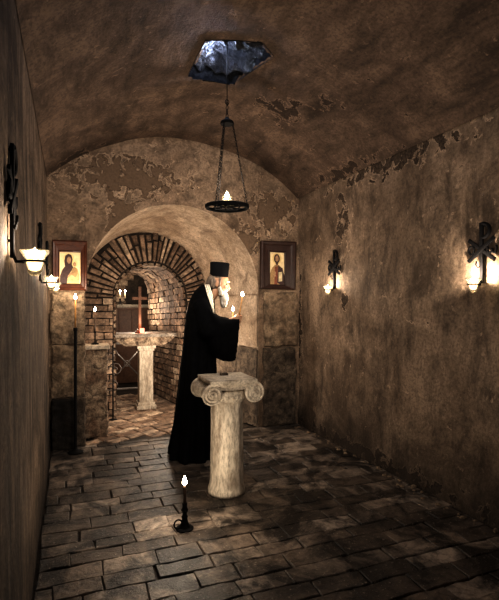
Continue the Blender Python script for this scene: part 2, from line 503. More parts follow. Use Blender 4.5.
# tapering vaulted recess behind the big arch
BC, BR, BZ, YA = .93, .80, 1.56, 6.2
def arch_pt(c, r, zs, s):      # s 0..1 : left foot -> crown -> right foot
    L = [zs, PI*r, zs]; T = sum(L); d = s*T
    if d < zs: return (c-r, d)
    if d < zs+PI*r:
        a = PI-(d-zs)/r; return (c+r*math.cos(a), zs+r*math.sin(a))
    return (c+r, T-d)
def frec(u, v):
    a = arch_pt(AC, AR, AZ, u); c = arch_pt(BC, BR, BZ, u)
    x = a[0]+(c[0]-a[0])*v; z = a[1]+(c[1]-a[1])*v; y = YB+(YA-YB)*v
    n = V((x-1.05, 0, z-1.3)).normalized()
    return V((x, y, z))+n*(.012*nz((x, y, z), 2.5, 3)+.004*nz((x, y, z), 9, 3))*min(1, v*8)
b = bmesh.new(); grid(b, frec, 120, 30)
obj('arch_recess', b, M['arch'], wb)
# masonry standing in front of / below the plaster
def block(name, x0, x1, z0, z1, out, mat, seed, lab=None, yb=YB+.05, amp=.02):
    o = obj(name, rough_box(((x0+x1)/2, (YB-out+yb)/2, (z0+z1)/2), (x1-x0, yb-YB+out, z1-z0), 26, amp, .015, seed, 8), M[mat], wb)
    if lab: tag(o, lab)
    return o
block('stone_block', 2.10, 2.53, .935, 1.56, .035, 'ashlar', 1, 'large brown block under the right icon')
block('stone_block', 2.09, 2.50, .02, .915, .05, 'rubble', 2, 'dark pitted block at the right of the arch')
block('stone_block', -.17, .145, 1.03, 1.545, .03, 'ashlar', 3, 'brown block under the left icon')
block('stone_block', -.17, .143, .50, 1.02, .025, 'ashlar', 4, 'pitted block above the black plinth')
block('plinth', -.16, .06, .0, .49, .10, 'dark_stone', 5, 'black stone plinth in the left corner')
block('stone_block', .05, .146, .0, .5, .03, 'rubble', 6)
# rubble courses inside the recess, right jamb
def frj(s, t):
    k = s/1.2; a = arch_pt(AC, AR, AZ, 1-t/(2*AZ+PI*AR)); c = arch_pt(BC, BR, BZ, 1-t/(2*BZ+PI*BR))
    return V((a[0]+(c[0]-a[0])*k, YB+s, a[1]+(c[1]-a[1])*k))
b = bmesh.new(); bricks(b, lambda s, t: frj(s, t), [(.0, .55, .02, .45), (.56, 1.15, .02, .38), (.0, .4, .46, .90), (.41, 1.15, .40, .90)], -.03, .015, .012, -.015, 3)
b2 = [v for v in b.verts]
obj('jamb_block', b, M['rubble'], wb, smooth=False)
b = bmesh.new(); bricks(b, lambda s, t: frj(s, t), [(.02, .6, .93, 1.52)], -.02, .01, .008, -.01, 4)
obj('jamb_block', b, M['arch'], wb, smooth=False)

# brick arch in the recess ----------------------------------------------------------
FC, FR, FZ = 1.0, .48, 1.5        # front opening
GC, GR, GZ, YG = .90, .33, 1.62, 7.7
OR = .90
b = bmesh.new()
# mortar face: ring + sides
def facegrid(u, v):
    p = arch_pt(FC, FR, FZ, u); q = arch_pt(FC, 1.02, FZ, u)
    return V((p[0]+(q[0]-p[0])*v, YA, p[1]+(q[1]-p[1])*v))
grid(b, facegrid, 60, 6)
def fpas(u, v):
    a = arch_pt(FC, FR, FZ, u); c = arch_pt(GC, GR, GZ, u)
    return V((a[0]+(c[0]-a[0])*v, YA+(YG-YA)*v, a[1]+(c[1]-a[1])*v))
grid(b, fpas, 60, 20)
wp = obj('wall_passage', b, M['mortar_l']); tag(wp, kind='structure')
b = bmesh.new()
fpol = lambda s, t: V((FC-t*math.cos(s/.6), YA, FZ+t*math.sin(s/.6)))   # s = angle*.6
rnd = random.Random(3); vc = []; a = 0.0
while a < PI*.6:
    w = .060*(1+.5*(rnd.random()-.5)); r1 = OR-.06*rnd.random(); sp = FR+(r1-FR)*(.35+.4*rnd.random())
    if rnd.random() < .45: vc.append((a, min(a+w, PI*.6), FR, r1))
    else: vc += [(a, min(a+w, PI*.6), FR, sp), (a, min(a+w, PI*.6), sp, r1)]
    a += w
bricks(b, fpol, vc, .04, .022, .006, .008, 6)
fface = lambda s, t: V((s, YA, t))
sw = lambda cs: cs
bricks(b, lambda s, t: V((-s, YA, t)), courses(-.52, -.12, 0, 1.5, .22, 0.090, 3), -.035, .028, .006, -.007, 7)
bricks(b, lambda s, t: V((-s, YA, t)), courses(-1.95, -1.48, 0, 1.5, .22, .090, 5), -.035, .028, .006, -.007, 9)
for o_ in (1,):
    pass
obj('arch_brick', b, M['bricks'], wp, smooth=False)
# bricks lining the passage (s = depth, t = distance up from right foot / across the crown)
b = bmesh.new()
TL = 2*FZ+PI*FR
def fjr(s, t): return fpas(1-t/TL, s/1.5)
bricks(b, fjr, courses(0.0, 1.5, .02, TL-.05, .20, .086, 12), -.04, .030, .006, -.009, 10)
obj('passage_brick', b, M['bricks'], wp, smooth=False)

# inner chamber beyond the gate ---------------------------------------------------------
b = bmesh.new()
def rect(p, q, r): # p corner, q,r edge vectors
    p, q, r = V(p), V(q), V(r); grid(b, lambda u, v: p+q*u+r*v, 8, 8)
rect((-.3, YG, 0), (0, 1.7, 0), (0, 0, 2.4)); rect((2.2, YG, 0), (0, 1.7, 0), (0, 0, 2.4)); rect((-.3, YG, 2.4), (2.5, 0, 0), (0, 1.7, 0))
rect((-.3, 9.35, 0), (2.5, 0, 0), (0, 0, 2.4))
ws = obj('wall_sanctuary', b, M['mortar_l']); tag(ws, kind='structure')
b = bmesh.new()
fsb = lambda s, t: V((-s, 9.35, t))
cs = [c for c in courses(-2.2, .3, 1.0, 2.4, .26, .11, 8) if not (((-(c[0]+c[1])/2-1.36)**2 < .055) and (c[2]+c[3])/2 < 1.95)]
bricks(b, fsb, cs, -.03, .02, .005, -.007, 12)
obj('sanctuary_brick', b, M['bricks'], ws, smooth=False)
b = bmesh.new()   # face wall round the far end of the passage, seen only from inside
# ledge (high stone shelf) in the chamber
t_ = thing('stone_shelf', 'high dark shelf with a pale stone top beyond the metal gate', 'shelf', (1.05, 8.75, 0))
b = bmesh.new(); box(b, (0, 0, 1.375), (1.55, .5, .05), bev=.01); obj('shelf_top', b, M['slab'], t_, auto=30)
b = bmesh.new(); box(b, (0, .04, .675), (1.45, .4, 1.35), bev=.01)
for k in range(7): box(b, (-.66+k*.22, -.17, 1.1), (.02, .03, .45), bev=.004)
box(b, (0, -.17, 1.33), (1.45, .04, .05), bev=.006); box(b, (0, -.17, .87), (1.45, .04, .05), bev=.006)
obj('shelf_front', b, M['oak'], t_, auto=30)

# ------------------------------------------------------------------ lamps
def lamp(loc, e, col=(1, .85, .67), r=.012, name='flame_light'):
    l = bpy.data.lights.new(name, 'POINT'); l.energy = e; l.color = col; l.shadow_soft_size = r
    o = bpy.data.objects.new(name, l); COL.objects.link(o); o.location = loc; return o

def flame_bm(c, h=.035, r=.009):
    b = bmesh.new()
    lathe(b, [(r*.15, 0), (r*.7, h*.12), (r, h*.3), (r*.8, h*.52), (r*.4, h*.78), (r*.06, h)], c, 12)
    return b

def add_flame(parent, c, h=.035, r=.009, mat='flame'):
    return obj('flame', flame_bm(c, h, r), M[mat], parent)

# ------------------------------------------------------------------ column with Ionic capital
t_ = thing('ionic_pedestal', 'short pale marble column with a scrolled Ionic capital on the brick floor', 'column', (1.125, 3.40, 0))
b = bmesh.new()
def wobc(p, r, a): 
    q = (math.cos(a)*2, math.sin(a)*2, p.z)
    return p*1.0+V((math.cos(a), math.sin(a), 0))*(.006*nz(q, 1.6, 2)+.003*nz((q[0]*3, q[1]*3, q[2]), 4, 5))
prof = [(.138, .0), (.143, .02), (.141, .04), (.132, .065), (.127, .10)]+[(.127-.005*k/18, .10+.60*k/18) for k in range(1, 19)]+[(.126, .712), (.124, .73)]
lathe(b, prof, seg=56, wob=wobc)
obj('shaft', b, M['marble'], t_)
b = bmesh.new()
lathe(b, [(.118, .69), (.135, .70), (.148, .735), (.150, .77), (.13, .80)], seg=48)
for k in range(24):
    a = 2*PI*k/24; ellipsoid(b, (.14*math.cos(a), .14*math.sin(a), .742), (.014, .014, .022), seg=8, rings=6)
obj('echinus', b, M['capital'], t_)
CW = .158; VZ = .775; VR = .073
for sx in (-1, 1):
    b = bmesh.new()
    Mx = Matrix.Rotation(PI/2, 4, 'X')
    pr = []
    for k in range(17):
        y = -.165+.33*k/16; q = abs(y)/.165
        pr.append((VR*(.68+.32*q**2.2), y))
    pr = [(VR*.9, -.168)]+pr+[(VR*.9, .168)]
    lathe(b, pr, (sx*(CW+.004), 0, VZ), 36, Mx)
    for yy in (-.02, .02): 
        tube(b, [V((sx*(CW+.004)+VR*.70*math.cos(a), yy, VZ+VR*.70*math.sin(a))) for a in [2*PI*i/30 for i in range(30)]], .006, 6, closed=True)
    bol = obj('bolster', b, M['capital'], t_, auto=50)
    for sy in (-1, 1):
        b = bmesh.new(); pts = []; rd = []
        T = 2.6
        for k in range(90):
            q = k/89; a = PI/2-sx*(-1)*(-1)*0 + (1 if sx > 0 else -1)*(-1)*q*T*2*PI
            r = VR*(1-q)**1.0*.90+.012
            pts.append(V((sx*(CW+.004)+r*math.cos(a), sy*.168, VZ+r*math.sin(a)))); rd.append(.0085*(1-q*.55))
        tube(b, pts, rd, 8)
        ellipsoid(b, (sx*(CW+.004), sy*.168, VZ), (.013, .009, .013), seg=12, rings=8)
        obj('volute', b, M['capital'], t_)
for sy in (-1, 1):     # canalis between the scrolls, sagging in the middle
    b = bmesh.new(); secs = []
    for k in range(21):
        x = -CW+2*CW*k/20; q = 1-(x/CW)**2
        zt = VZ+VR*.93; zb = VZ+VR*.30+.0+.012*(1-q)
        y0 = sy*.12; y1 = sy*.158
        secs.append([V((x, y0, zt)), V((x, y1, zt)), V((x, y1+sy*.006, zt-.006)), V((x, y1-sy*.006, (zt+zb)/2)), V((x, y1+sy*.008, zb+.004)), V((x, y0, zb-.004))])
    loft(b, secs)
    obj('scroll_band', b, M['capital'], t_, auto=60)
b = bmesh.new()
def frame_ring(w, d, z): return [V((sx*w/2, sy*d/2, z)) for sx, sy in ((-1, -1), (1, -1), (1, 1), (-1, 1))]
loft(b, [frame_ring(w, d, z) for w, d, z in ((.33, .335, .838), (.345, .35, .845), (.36, .365, .862), (.362, .367, .876), (.352, .357, .880))])
obj('abacus', b, M['capital'], t_, smooth=False)
b = rough_box((.0, .07, .888), (.06, .05, .018), 8, .004, .006, 3, 30)
tag(obj('broken_stub', b, M['rubble'], t_), 'small dark broken stub on the capital')

# ------------------------------------------------------------------ floor candlestick
t_ = thing('candlestick', 'small black iron candlestick with a lit candle on the floor before the column', 'candlestick', (.685, 2.92, 0))
b = bmesh.new()
lathe(b, [(.052, .004), (.056, .008), (.056, .014), (.046, .018), (.036, .020), (.030, .032), (.020, .055), (.017, .075), (.021, .085), (.015, .095), (.013, .11), (.019, .122), (.024, .128), (.018, .136), (.014, .15), (.017, .168), (.015, .172)], seg=28)
obj('base', b, M['iron'], t_, auto=40)
b = bmesh.new()
tube(b, [V((-.044+.026*math.cos(a), -.01, .048+.028*math.sin(a))) for a in [2*PI*i/20 for i in range(20)]], .005, 8, closed=True)
obj('ring_handle', b, M['iron'], t_)
b = bmesh.new(); lathe(b, [(.011, .165), (.0105, .22), (.010, .275), (.006, .280)], seg=14)
tube(b, [(0, 0, .278), (.001, 0, .292)], .0015, 6)
obj('candle', b, M['darkwax'], t_)
add_flame(t_, (0, 0, .284), .062, .016)
lamp((.685, 2.92, .375), 9.5, r=.015)

# ------------------------------------------------------------------ tall standing candle, back left
t_ = thing('candle_stand', 'tall thin black pole stand holding a lit orange taper in the back left corner', 'candle stand', (.055, 4.78, 0))
b = bmesh.new(); lathe(b, [(.07, .004), (.072, .012), (.05, .022), (.02, .035), (.014, .05)], seg=24); obj('base', b, M['iron'], t_)
b = bmesh.new(); lathe(b, [(.015, .03), (.0145, .6), (.0145, 1.17), (.019, 1.175), (.019, 1.20), (.012, 1.205)], seg=14); obj('pole', b, M['iron'], t_, auto=40)
b = bmesh.new(); lathe(b, [(.0085, 1.19), (.008, 1.3), (.007, 1.465), (.004, 1.47)], seg=12); tube(b, [(0, 0, 1.468), (0, 0, 1.48)], .0013, 6)
obj('candle', b, M['beeswax'], t_)
add_flame(t_, (0, 0, 1.474), .055, .014)
lamp((.055, 4.74, 1.555), 4)

# ------------------------------------------------------------------ masonry pier with slab + candle on it
t_ = thing('masonry_pier', 'rough stone pier with a pale slab top at the left of the arch', 'pier', (.268, 5.36, 0))
obj('pier_body', rough_box((0, 0, .47), (.235, .23, .95), 34, .022, .02, 21, 11), M['pier'], t_)
b = rough_box((-.008, -.005, .966), (.29, .29, .045), 14, .004, .008, 2, 14); obj('slab', b, M['slab'], t_)
t_ = thing('candle_holder', 'small dark candle holder with a lit taper on the slab of the stone pier', 'candle holder', (.262, 5.36, .988))
b = bmesh.new(); lathe(b, [(.04, .0), (.042, .008), (.03, .014), (.012, .022), (.008, .03), (.007, .12), (.012, .125), (.012, .14), (.008, .142)], seg=20); obj('base', b, M['iron'], t_, auto=40)
b = bmesh.new(); lathe(b, [(.006, .135), (.006, .25), (.0055, .358), (.003, .362)], seg=12); obj('candle', b, M['darkwax'], t_)
add_flame(t_, (0, 0, .362), .05, .013)
lamp((.262, 5.33, 1.435), 4)

# ------------------------------------------------------------------ altar table
t_ = thing('altar_table', 'pale stone altar table on a single square post inside the brick passage', 'table', (.945, 6.50, 0))
b = rough_box((0, 0, 1.005), (.84, .40, .05), 26, .003, .008, 2, 12); obj('table_top', b, M['altar'], t_)
b = bmesh.new()
loft(b, [[V((sx*w/2, sy*d/2, z)) for sx, sy in ((-1, -1), (1, -1), (1, 1), (-1, 1))] for w, d, z in ((.50, .25, .86), (.70, .33, .92), (.81, .385, .982))])
obj('apron', b, M['pier'], t_, smooth=False)
b = bmesh.new()
for w, z0, z1 in ((.26, 0, .05), (.23, .05, .09), (.185, .09, .79), (.215, .79, .82), (.25, .82, .862)):
    box(b, (.03, 0, (z0+z1)/2), (w, w, z1-z0), bev=.006)
obj('post', b, M['marble'], t_, auto=40)
t_ = thing('standing_cross', 'dark wooden cross standing on the stone altar table', 'cross', (.90, 6.50, 1.03))
b = bmesh.new(); box(b, (0, 0, .012), (.12, .09, .024), bev=.005); box(b, (0, 0, .034), (.08, .06, .02), bev=.004); obj('base', b, M['oak'], t_, auto=40)
b = bmesh.new(); box(b, (0, 0, .33), (.038, .024, .60), bev=.004); box(b, (0, 0, .47), (.20, .022, .038), bev=.004)
obj('cross_beam', b, M['oak'], t_, auto=40)
t_ = thing('votive_lamp', 'small glowing red glass lamp at the foot of the wooden cross', 'lamp', (.915, 6.395, 1.03))
b = bmesh.new(); lathe(b, [(.02, 0), (.028, .008), (.033, .04), (.030, .065), (.026, .066)], seg=20); obj('glass_cup', b, M['ember'], t_)
lamp((.93, 6.33, 1.16), 2.5, (1, .62, .42), .02)

# gate
t_ = thing('metal_gate', 'grey metal gate with crossed bars closing the far end of the passage', 'gate', (.90, 7.66, 0))
b = bmesh.new()
box(b, (-.27, 0, .42), (.025, .025, .72), bev=.003); box(b, (.27, 0, .42), (.025, .025, .72), bev=.003); 
box(b, (0, 0, .07), (.56, .025, .03), bev=.003); box(b, (0, 0, .79), (.56, .025, .03), bev=.003)
obj('gate_frame', b, M['steel'], t_, auto=40)
b = bmesh.new()
for cx_ in (-.04,):
    for s in (-1, 1): tube(b, [(cx_-.27*s, 0, .18), (cx_, -.0, .47), (cx_+.27*s, 0, .76)], .012, 8)
    tube(b, [V((cx_+.045*math.cos(a), 0, .47+.045*math.sin(a))) for a in [2*PI*i/20 for i in range(20)]], .006, 6, closed=True)
obj('crossed_bars', b, M['steel'], t_)
# scrolled iron grille beside the pier
t_ = thing('iron_scroll', 'small curled iron ornament standing behind the stone pier', 'ornament', (.50, 5.95, 0))
b = bmesh.new()
for sgn, z0 in ((1, .42), (-1, .62), (1, .80)):
    pts = []
    for k in range(40):
        q = k/39; a = q*3.2*PI; r = .075*(1-q)+.012
        pts.append(V((-.0+sgn*(r*math.cos(a)-.03), 0, z0+r*math.sin(a))))
    tube(b, pts, .007, 6)
obj('scroll', b, M['scroll_metal'], t_)
b = bmesh.new(); tube(b, [(0, 0, .0), (0, 0, .92)], .009, 8); lathe(b, [(.05, .0), (.05, .01), (.01, .02)], seg=16); obj('post', b, M['iron'], t_)

# candles on the far shelf
t_ = thing('candelabrum', 'dark candelabrum with three lit candles on the high shelf beyond the gate', 'candelabrum', (.85, 8.66, 1.40))
b = bmesh.new(); lathe(b, [(.06, 0), (.06, .012), (.02, .02), (.012, .04), (.012, .08), (.02, .09), (.012, .1)], seg=18); obj('base', b, M['iron'], t_)
for s in (-1, 0, 1):
    b = bmesh.new(); tube(b, [(0, 0, .05), (s*.05, 0, .045), (s*.09, 0, .06), (s*.09, 0, .10)], .007, 8)
    lathe(b, [(.008, .095), (.018, .10), (.018, .112), (.008, .114)], (s*.09, 0, 0), 14); arm = obj('arm', b, M['iron'], t_)
    b = bmesh.new(); lathe(b, [(.009, .105), (.009, .225), (.004, .23)], (s*.09, 0, 0), 12); obj('candle', b, M['wax'], arm)
    add_flame(arm, (s*.09, 0, .228), .05, .016, 'flame_s')
lamp((.85, 8.56, 1.76), 14)

# ------------------------------------------------------------------ hanging lamp
HX, HY, HZ = 1.068, 3.22, 2.135
t_ = thing('hanging_lamp', 'round black iron hanging lamp on chains with a burning glass in its middle', 'lamp', (HX, HY, HZ))
b = bmesh.new()
R_ = .158
lathe(b, [(R_-.022, -.004), (R_-.004, -.008), (R_+.002, .0), (R_+.002, .016), (R_-.004, .02), (R_-.022, .014), (R_-.024, .005)], seg=56)
bmesh.ops.delete(b, geom=[f for f in b.faces if len(f.verts) > 10], context='FACES')
obj('ring', b, M['iron'], t_, auto=40)
b = bmesh.new()
for k in range(6):
    a = 2*PI*k/6+.3; tube(b, [(.03*math.cos(a), .03*math.sin(a), .004), ((R_-.015)*math.cos(a), (R_-.015)*math.sin(a), .004)], .006, 6)
for rr in (.035, .09): tube(b, [V((rr*math.cos(x), rr*math.sin(x), .004)) for x in [2*PI*i/30 for i in range(30)]], .006, 6, closed=True)
obj('spokes', b, M['iron'], t_)
CH = .61
b = bmesh.new(); lathe(b, [(.012, CH+.045), (.02, CH+.03), (.045, CH+.015), (.05, CH+.0), (.047, CH-.008), (.02, CH-.01)], seg=24); obj('cap', b, M['iron'], t_, auto=40)
def chain(p, q, link=.026, w=.008, th=.0022):
    p, q = V(p), V(q); n = max(2, int((q-p).length/(link*.8))); d = (q-p).normalized()
    s = d.orthogonal().normalized(); s2 = d.cross(s); b = bmesh.new()
    for k in range(n):
        c = p.lerp(q, (k+.5)/n); sd = s if k % 2 else s2
        tube(b, [c+d*(link/2*math.cos(x))+sd*(w*math.sin(x)*.8) for x in [2*PI*i/10 for i in range(10)]], th, 5, closed=True)
    return b
for k in range(3):
    a = 2*PI*k/3-.35
    obj('chain', chain((.04*math.cos(a), .04*math.sin(a), CH), ((R_-.01)*math.cos(a), (R_-.01)*math.sin(a), .014)), M['iron'], t_)
b = chain((0, 0, CH+.04), (0, 0, CH+.16), .034, .011, .003)
tube(b, [(0, 0, CH+.15), (0, 0, 1.19)], .0035, 8)
tube(b, [V((.014*math.cos(x), 0, CH+.155+.018*math.sin(x))) for x in [2*PI*i/14 for i in range(14)]], .003, 6, closed=True)
tag(obj('hanging_rod', b, M['iron'], t_), 'rod and hook rising into the hole of the vault')
b = bmesh.new()
lathe(b, [(.02, .005), (.03, .012), (.034, .04), (.036, .075), (.033, .075), (.031, .042), (.027, .016), (.01, .012)], seg=26)
obj('glass_cup', b, M['glass'], t_)
b = bmesh.new(); lathe(b, [(.01, .013), (.026, .018), (.030, .045), (.01, .047)], seg=20); obj('oil', b, M['oil'], t_)
add_flame(t_, (0, 0, .056), .062, .020)
lamp((HX, HY, HZ+.17), 9, r=.02)

# ------------------------------------------------------------------ chi-rho sconces
def make_sconce(label, loc, rz):
    t_ = thing('wall_sconce', label, 'wall lamp', loc, rz, 'iron oil lamps on the side walls')
    y = -.018
    b = bmesh.new(); box(b, (0, y, .20), (.028, .014, .40), bev=.003)
    tube(b, [V((.008+.056*math.sin(a), y, .345+.046*math.cos(a))) for a in [PI*i/14 for i in range(15)]], .0120, 8)
    obj('rho_bar', b, M['iron'], t_, auto=40)
    for s in (-1, 1):
        b = bmesh.new(); box(b, (0, y-.002*s-.002, .22), (.025, .013, .255), Matrix.Rotation(s*math.radians(55), 4, 'Y'), .003)
        obj('crossed_bar', b, M['iron'], t_, auto=40)
    b = bmesh.new()
    tube(b, [V((-.082+.021*math.cos(a), y, .222+.028*math.sin(a))) for a in [2*PI*i/16 for i in range(16)]], .008, 8, closed=True)
    tube(b, [(-.063, y, .25), (-.060, y, .205), (-.052, y, .193)], .0065, 8); obj('alpha', b, M['iron'], t_)
    b = bmesh.new()
    tube(b, [V((.066-.018*math.cos(a), y, .222-.028*math.sin(a))) for a in [-.5+(PI+.5)*i/12 for i in range(13)]], .0075, 8)
    tube(b, [V((.101-.017*math.cos(a), y, .222-.028*math.sin(a))) for a in [(PI+.6)*i/12 for i in range(13)]], .0075, 8)
    obj('omega', b, M['iron'], t_)
    b = bmesh.new(); tube(b, [(0, y, .02), (0, -.03, -.012), (0, -.056, -.012)], .006, 8); obj('arm', b, M['iron'], t_)
    b = bmesh.new(); tube(b, [V((0, -.09+.036*math.cos(a), -.010))+V((.036*math.sin(a), 0, 0)) for a in [2*PI*i/26 for i in range(26)]], .004, 8, closed=True); obj('cup_ring', b, M['iron'], t_)
    b = bmesh.new(); tube(b, [(0, y, .12), (-.02, y-.012, .10), (-.032, y-.018, .125), (-.024, y-.018, .145)], .005, 8); obj('hook', b, M['iron'], t_)
    for z in (.06, .38):
        b = bmesh.new(); tube(b, [(0, .012, z), (0, y, z)], .005, 8); obj('wall_pin', b, M['iron'], t_)
    b = bmesh.new()
    def rw(p, r, a): return p*1.0 if r < .034 else V((p.x*(1+.05*math.cos(9*a)), p.y*(1+.05*math.cos(9*a)), p.z))
    lathe(b, [(.010, -.062), (.016, -.060), (.024, -.045), (.030, -.02), (.033, .0), (.046, .022), (.049, .030), (.046, .030), (.041, .02), (.030, .0), (.027, -.018), (.021, -.042), (.008, -.050)], (0, -.09, 0), 54, wob=rw)
    obj('glass_cup', b, M['glass'], t_)
    b = bmesh.new(); lathe(b, [(.008, -.048), (.020, -.040), (.026, -.018), (.0285, -.004), (.006, -.003)], (0, -.09, 0), 24); obj('oil', b, M['oil'], t_)
    add_flame(t_, (0, -.09, -.003), .042, .014)
    return t_
def sconce(label, loc, rz, e):
    make_sconce(label, loc, rz)
    p = V(loc)+Matrix.Rotation(rz, 3, 'Z') @ V((0, -.092, .056))
    lamp(p, e, (1, .86, .70), .012)
sconce('black iron monogram lamp on the right wall, the nearer of the two', (2.555, 2.323, 1.575), -PI/2, 9)
sconce('black iron monogram lamp on the right wall, the farther one by the right icon', (2.555, 4.165, 1.585), -PI/2, 5.5)
sconce('black iron monogram lamp on the left wall, nearest with the large glass cup', (-.205, 1.83, 1.605), PI/2, 5)
sconce('middle iron lamp of the three on the left wall', (-.205, 3.50, 1.595), PI/2, 2.6)
sconce('iron lamp on the left wall beside the left icon, farthest of three', (-.205, 4.55, 1.595), PI/2, 2.6)

# ------------------------------------------------------------------ icons
def icon(label, x0, x1, z0, z1, px0, px1, pz0, pz1, kind, tilt=0):
    cx_, cz_ = (x0+x1)/2, z0
    t_ = thing('framed_icon', label, 'icon', (cx_, YB-.012, cz_), 0)
    w, h = x1-x0, z1-z0
    a0, a1, b0, b1 = px0-cx_, px1-cx_, pz0-z0, pz1-z0
    wood = M['wood'] if kind == 'woman' else M['wood_d']
    b = bmesh.new()
    # mitred frame with a stepped section
    def rr(l, r, bt, tp, y): return [V((l, y, bt)), V((r, y, bt)), V((r, y, tp)), V((l, y, tp))]
    secs = [rr(-w/2, w/2, 0, h, .012), rr(-w/2, w/2, 0, h, -.035)]
    for q, y in ((.12, -.045), (.35, -.04), (.45, -.028), (.85, -.022), (.93, -.03), (1, -.024)):
        secs.append(rr(-w/2+(a0+w/2)*q, w/2-(w/2-a1)*q, b0*q, h-(h-b1)*q, y))
    secs.append(rr(a0, a1, b0, b1, .0))
    loft(b, secs, False)
    if kind != 'woman':
        for v in b.verts: v.co.x += .012*nz(v.co, 9, 3); v.co.z += .012*nz(v.co, 9, 8)
    obj('frame', b, wood, t_, smooth=False)
    W, H = a1-a0, b1-b0; mx = (a0+a1)/2
    g_ = lambda x, z, o: V((mx+x*W, -.006-o, b0+z*H))
    f = lambda x, z, o: V((mx+max(-.49, min(.49, x*(1.02 if kind == 'woman' else 1.12)))*W, -.006-o, b0+min(.97, z*1.06)*H))
    b = bmesh.new(); poly(b, [(-.5, 0), (.5, 0), (.5, 1), (-.5, 1)], g_); obj('gold_panel', b, M['gold'], t_, False)
    def P(name, mat, pts, o):
        b = bmesh.new(); poly(b, pts, f, o); return obj(name, b, M[mat], t_, False)
    if kind == 'woman':
        P('painted_halo', 'gold2', circ(-.06, .74, .25, .19), .0008)
        P('painted_robe', 'p_dark', [(-.48, 0), (-.46, .25), (-.36, .42), (-.24, .52), (-.27, .68), (-.22, .84), (-.08, .90), (.06, .86), (.12, .74), (.08, .58), (.16, .48), (.12, .2), (.10, 0)], .0016)
        P('painted_mantle', 'p_tan', [(-.15, 0), (-.12, .18), (.02, .36), (.18, .48), (.34, .46), (.44, .3), (.42, 0)], .0024)
        P('painted_face', 'p_skin', circ(-.05, .71, .095, .105), .0032)
        P('painted_child', 'p_brown', [(.05, .28), (.10, .46), (.2, .52), (.33, .46), (.36, .3), (.25, .2)], .0032)
        P('painted_halo', 'gold2', circ(.22, .60, .13, .095), .0034)
        P('painted_child_head', 'p_skin', circ(.21, .59, .075, .065), .0040)
        P('painted_hand', 'p_skin', [(-.12, .22), (-.02, .32), (.08, .34), (.06, .28), (-.06, .19)], .0040)
    else:
        P('painted_halo', 'gold2', circ(0, .76, .27, .17), .0008)
        P('painted_robe', 'p_brown', [(-.42, 0), (-.42, .3), (-.3, .48), (-.1, .58), (.12, .58), (.34, .46), (.46, .25), (.46, 0)], .0016)
        P('painted_mantle', 'p_dark', [(.02, .05), (.08, .56), (.34, .48), (.47, .28), (.47, .0), (.2, 0)], .0022)
        P('painted_stripe', 'p_red', [(-.16, .0), (-.12, .52), (.06, .54), (.02, .0)], .0026)
        P('painted_book', 'p_cream', [(.10, .08), (.10, .36), (.32, .38), (.32, .10)], .0032)
        P('painted_hair', 'p_dark', circ(0, .76, .175, .135), .0026)
        P('painted_face', 'p_skin', circ(0, .75, .10, .10), .0034)
        P('painted_beard', 'p_dark', [(-.1, .70), (-.07, .60), (0, .55), (.07, .60), (.1, .70), (0, .67)], .0040)
        P('painted_hand', 'p_skin', [(-.2, .22), (-.14, .38), (-.08, .38), (-.06, .24)], .0040)
    # eyes and mouths
    return t_
icon('wood framed icon of a robed woman holding a child, on the left of the arch', -.155, .167, 1.565, 2.06, -.09, .105, 1.63, 1.945, 'woman')
icon('dark framed icon of a bearded robed man with a book, right of the arch', 2.055, 2.50, 1.60, 2.16, 2.17, 2.36, 1.655, 2.03, 'man')

# ------------------------------------------------------------------ priest
PX, PY, PR = 1.20, 4.28, math.radians(-17)
pr_ = thing('person', 'bearded person in black robe and tall black hat holding two lit tapers', 'person', (PX, PY, 0), PR)
HC = V((.128, 0, 1.625)); HT = Matrix.Rotation(math.radians(14), 4, 'Y')
def hp_(x, y, z): return HC+(HT.to_3x3() @ V((x, y, z)))
CAND = {-1: (V((.315, -.055, 1.285)), V((.17, 0, 1)).normalized(), .275), 1: (V((.262, .065, 1.24)), V((.05, 0, 1)).normalized(), .175)}
b = bmesh.new()
# trunk and legs
capsule(b, (-.08, 0, .95), (-.06, 0, 1.12), .135, .125, 20); capsule(b, (-.06, 0, 1.12), (-.045, 0, 1.36), .125, .13, 20)
ellipsoid(b, (-.04, 0, 1.36), (.105, .17, .13)); ellipsoid(b, (-.085, 0, .93), (.12, .16, .12))
capsule(b, (-.03, -.12, 1.41), (-.03, .12, 1.41), .055, .055)
capsule(b, (.0, 0, 1.44), (.09, 0, 1.56), .062, .055, 16)
for s in (-1, 1):
    capsule(b, (-.09, s*.085, .9), (-.07, s*.095, .50), .085, .058); capsule(b, (-.07, s*.095, .50), (-.11, s*.095, .10), .056, .038)
    capsule(b, (-.12, s*.095, .045), (.05, s*.11, .035), .042, .032)
    # arm
    c, ax, L = CAND[s]; n = V((0, s, 0)); d = V((1, -s*.35, .15)).normalized()
    wrist = c-d*.085+n*.012
    capsule(b, (-.03, s*.15, 1.40), (.03, s*.195, 1.17), .048, .037); capsule(b, (.03, s*.195, 1.17), wrist, .037, .026)
    # palm and five fingers closed round the taper
    kn = c+n*.022-d*.006
    for q, z in enumerate((.030, .010, -.010, -.029)):
        capsule(b, wrist+V((0, 0, z*.55)), kn+ax*z, .0165, .0115, 10)
    fl = (1.0, 1.08, 1.0, .84)
    for q, z in enumerate((.0315, .0105, -.0105, -.0305)):
        k = fl[q]
        p0 = kn+ax*z; p1 = c+d*.025*k+n*.014+ax*z; p2 = c+d*.023*k-n*.012+ax*z; p3 = c-d*.003*k-n*.019+ax*z
        capsule(b, p0, p1, .0098, .0092, 10); capsule(b, p1, p2, .0090, .0084, 10); capsule(b, p2, p3, .0082, .0070, 10)
    th0 = wrist+d*.03-n*.002+ax*.022
    capsule(b, th0, c-d*.022-n*.012+ax*.046, .0135, .0105, 10); capsule(b, c-d*.022-n*.012+ax*.046, c+d*.008-n*.016+ax*.052, .0105, .0085, 10)
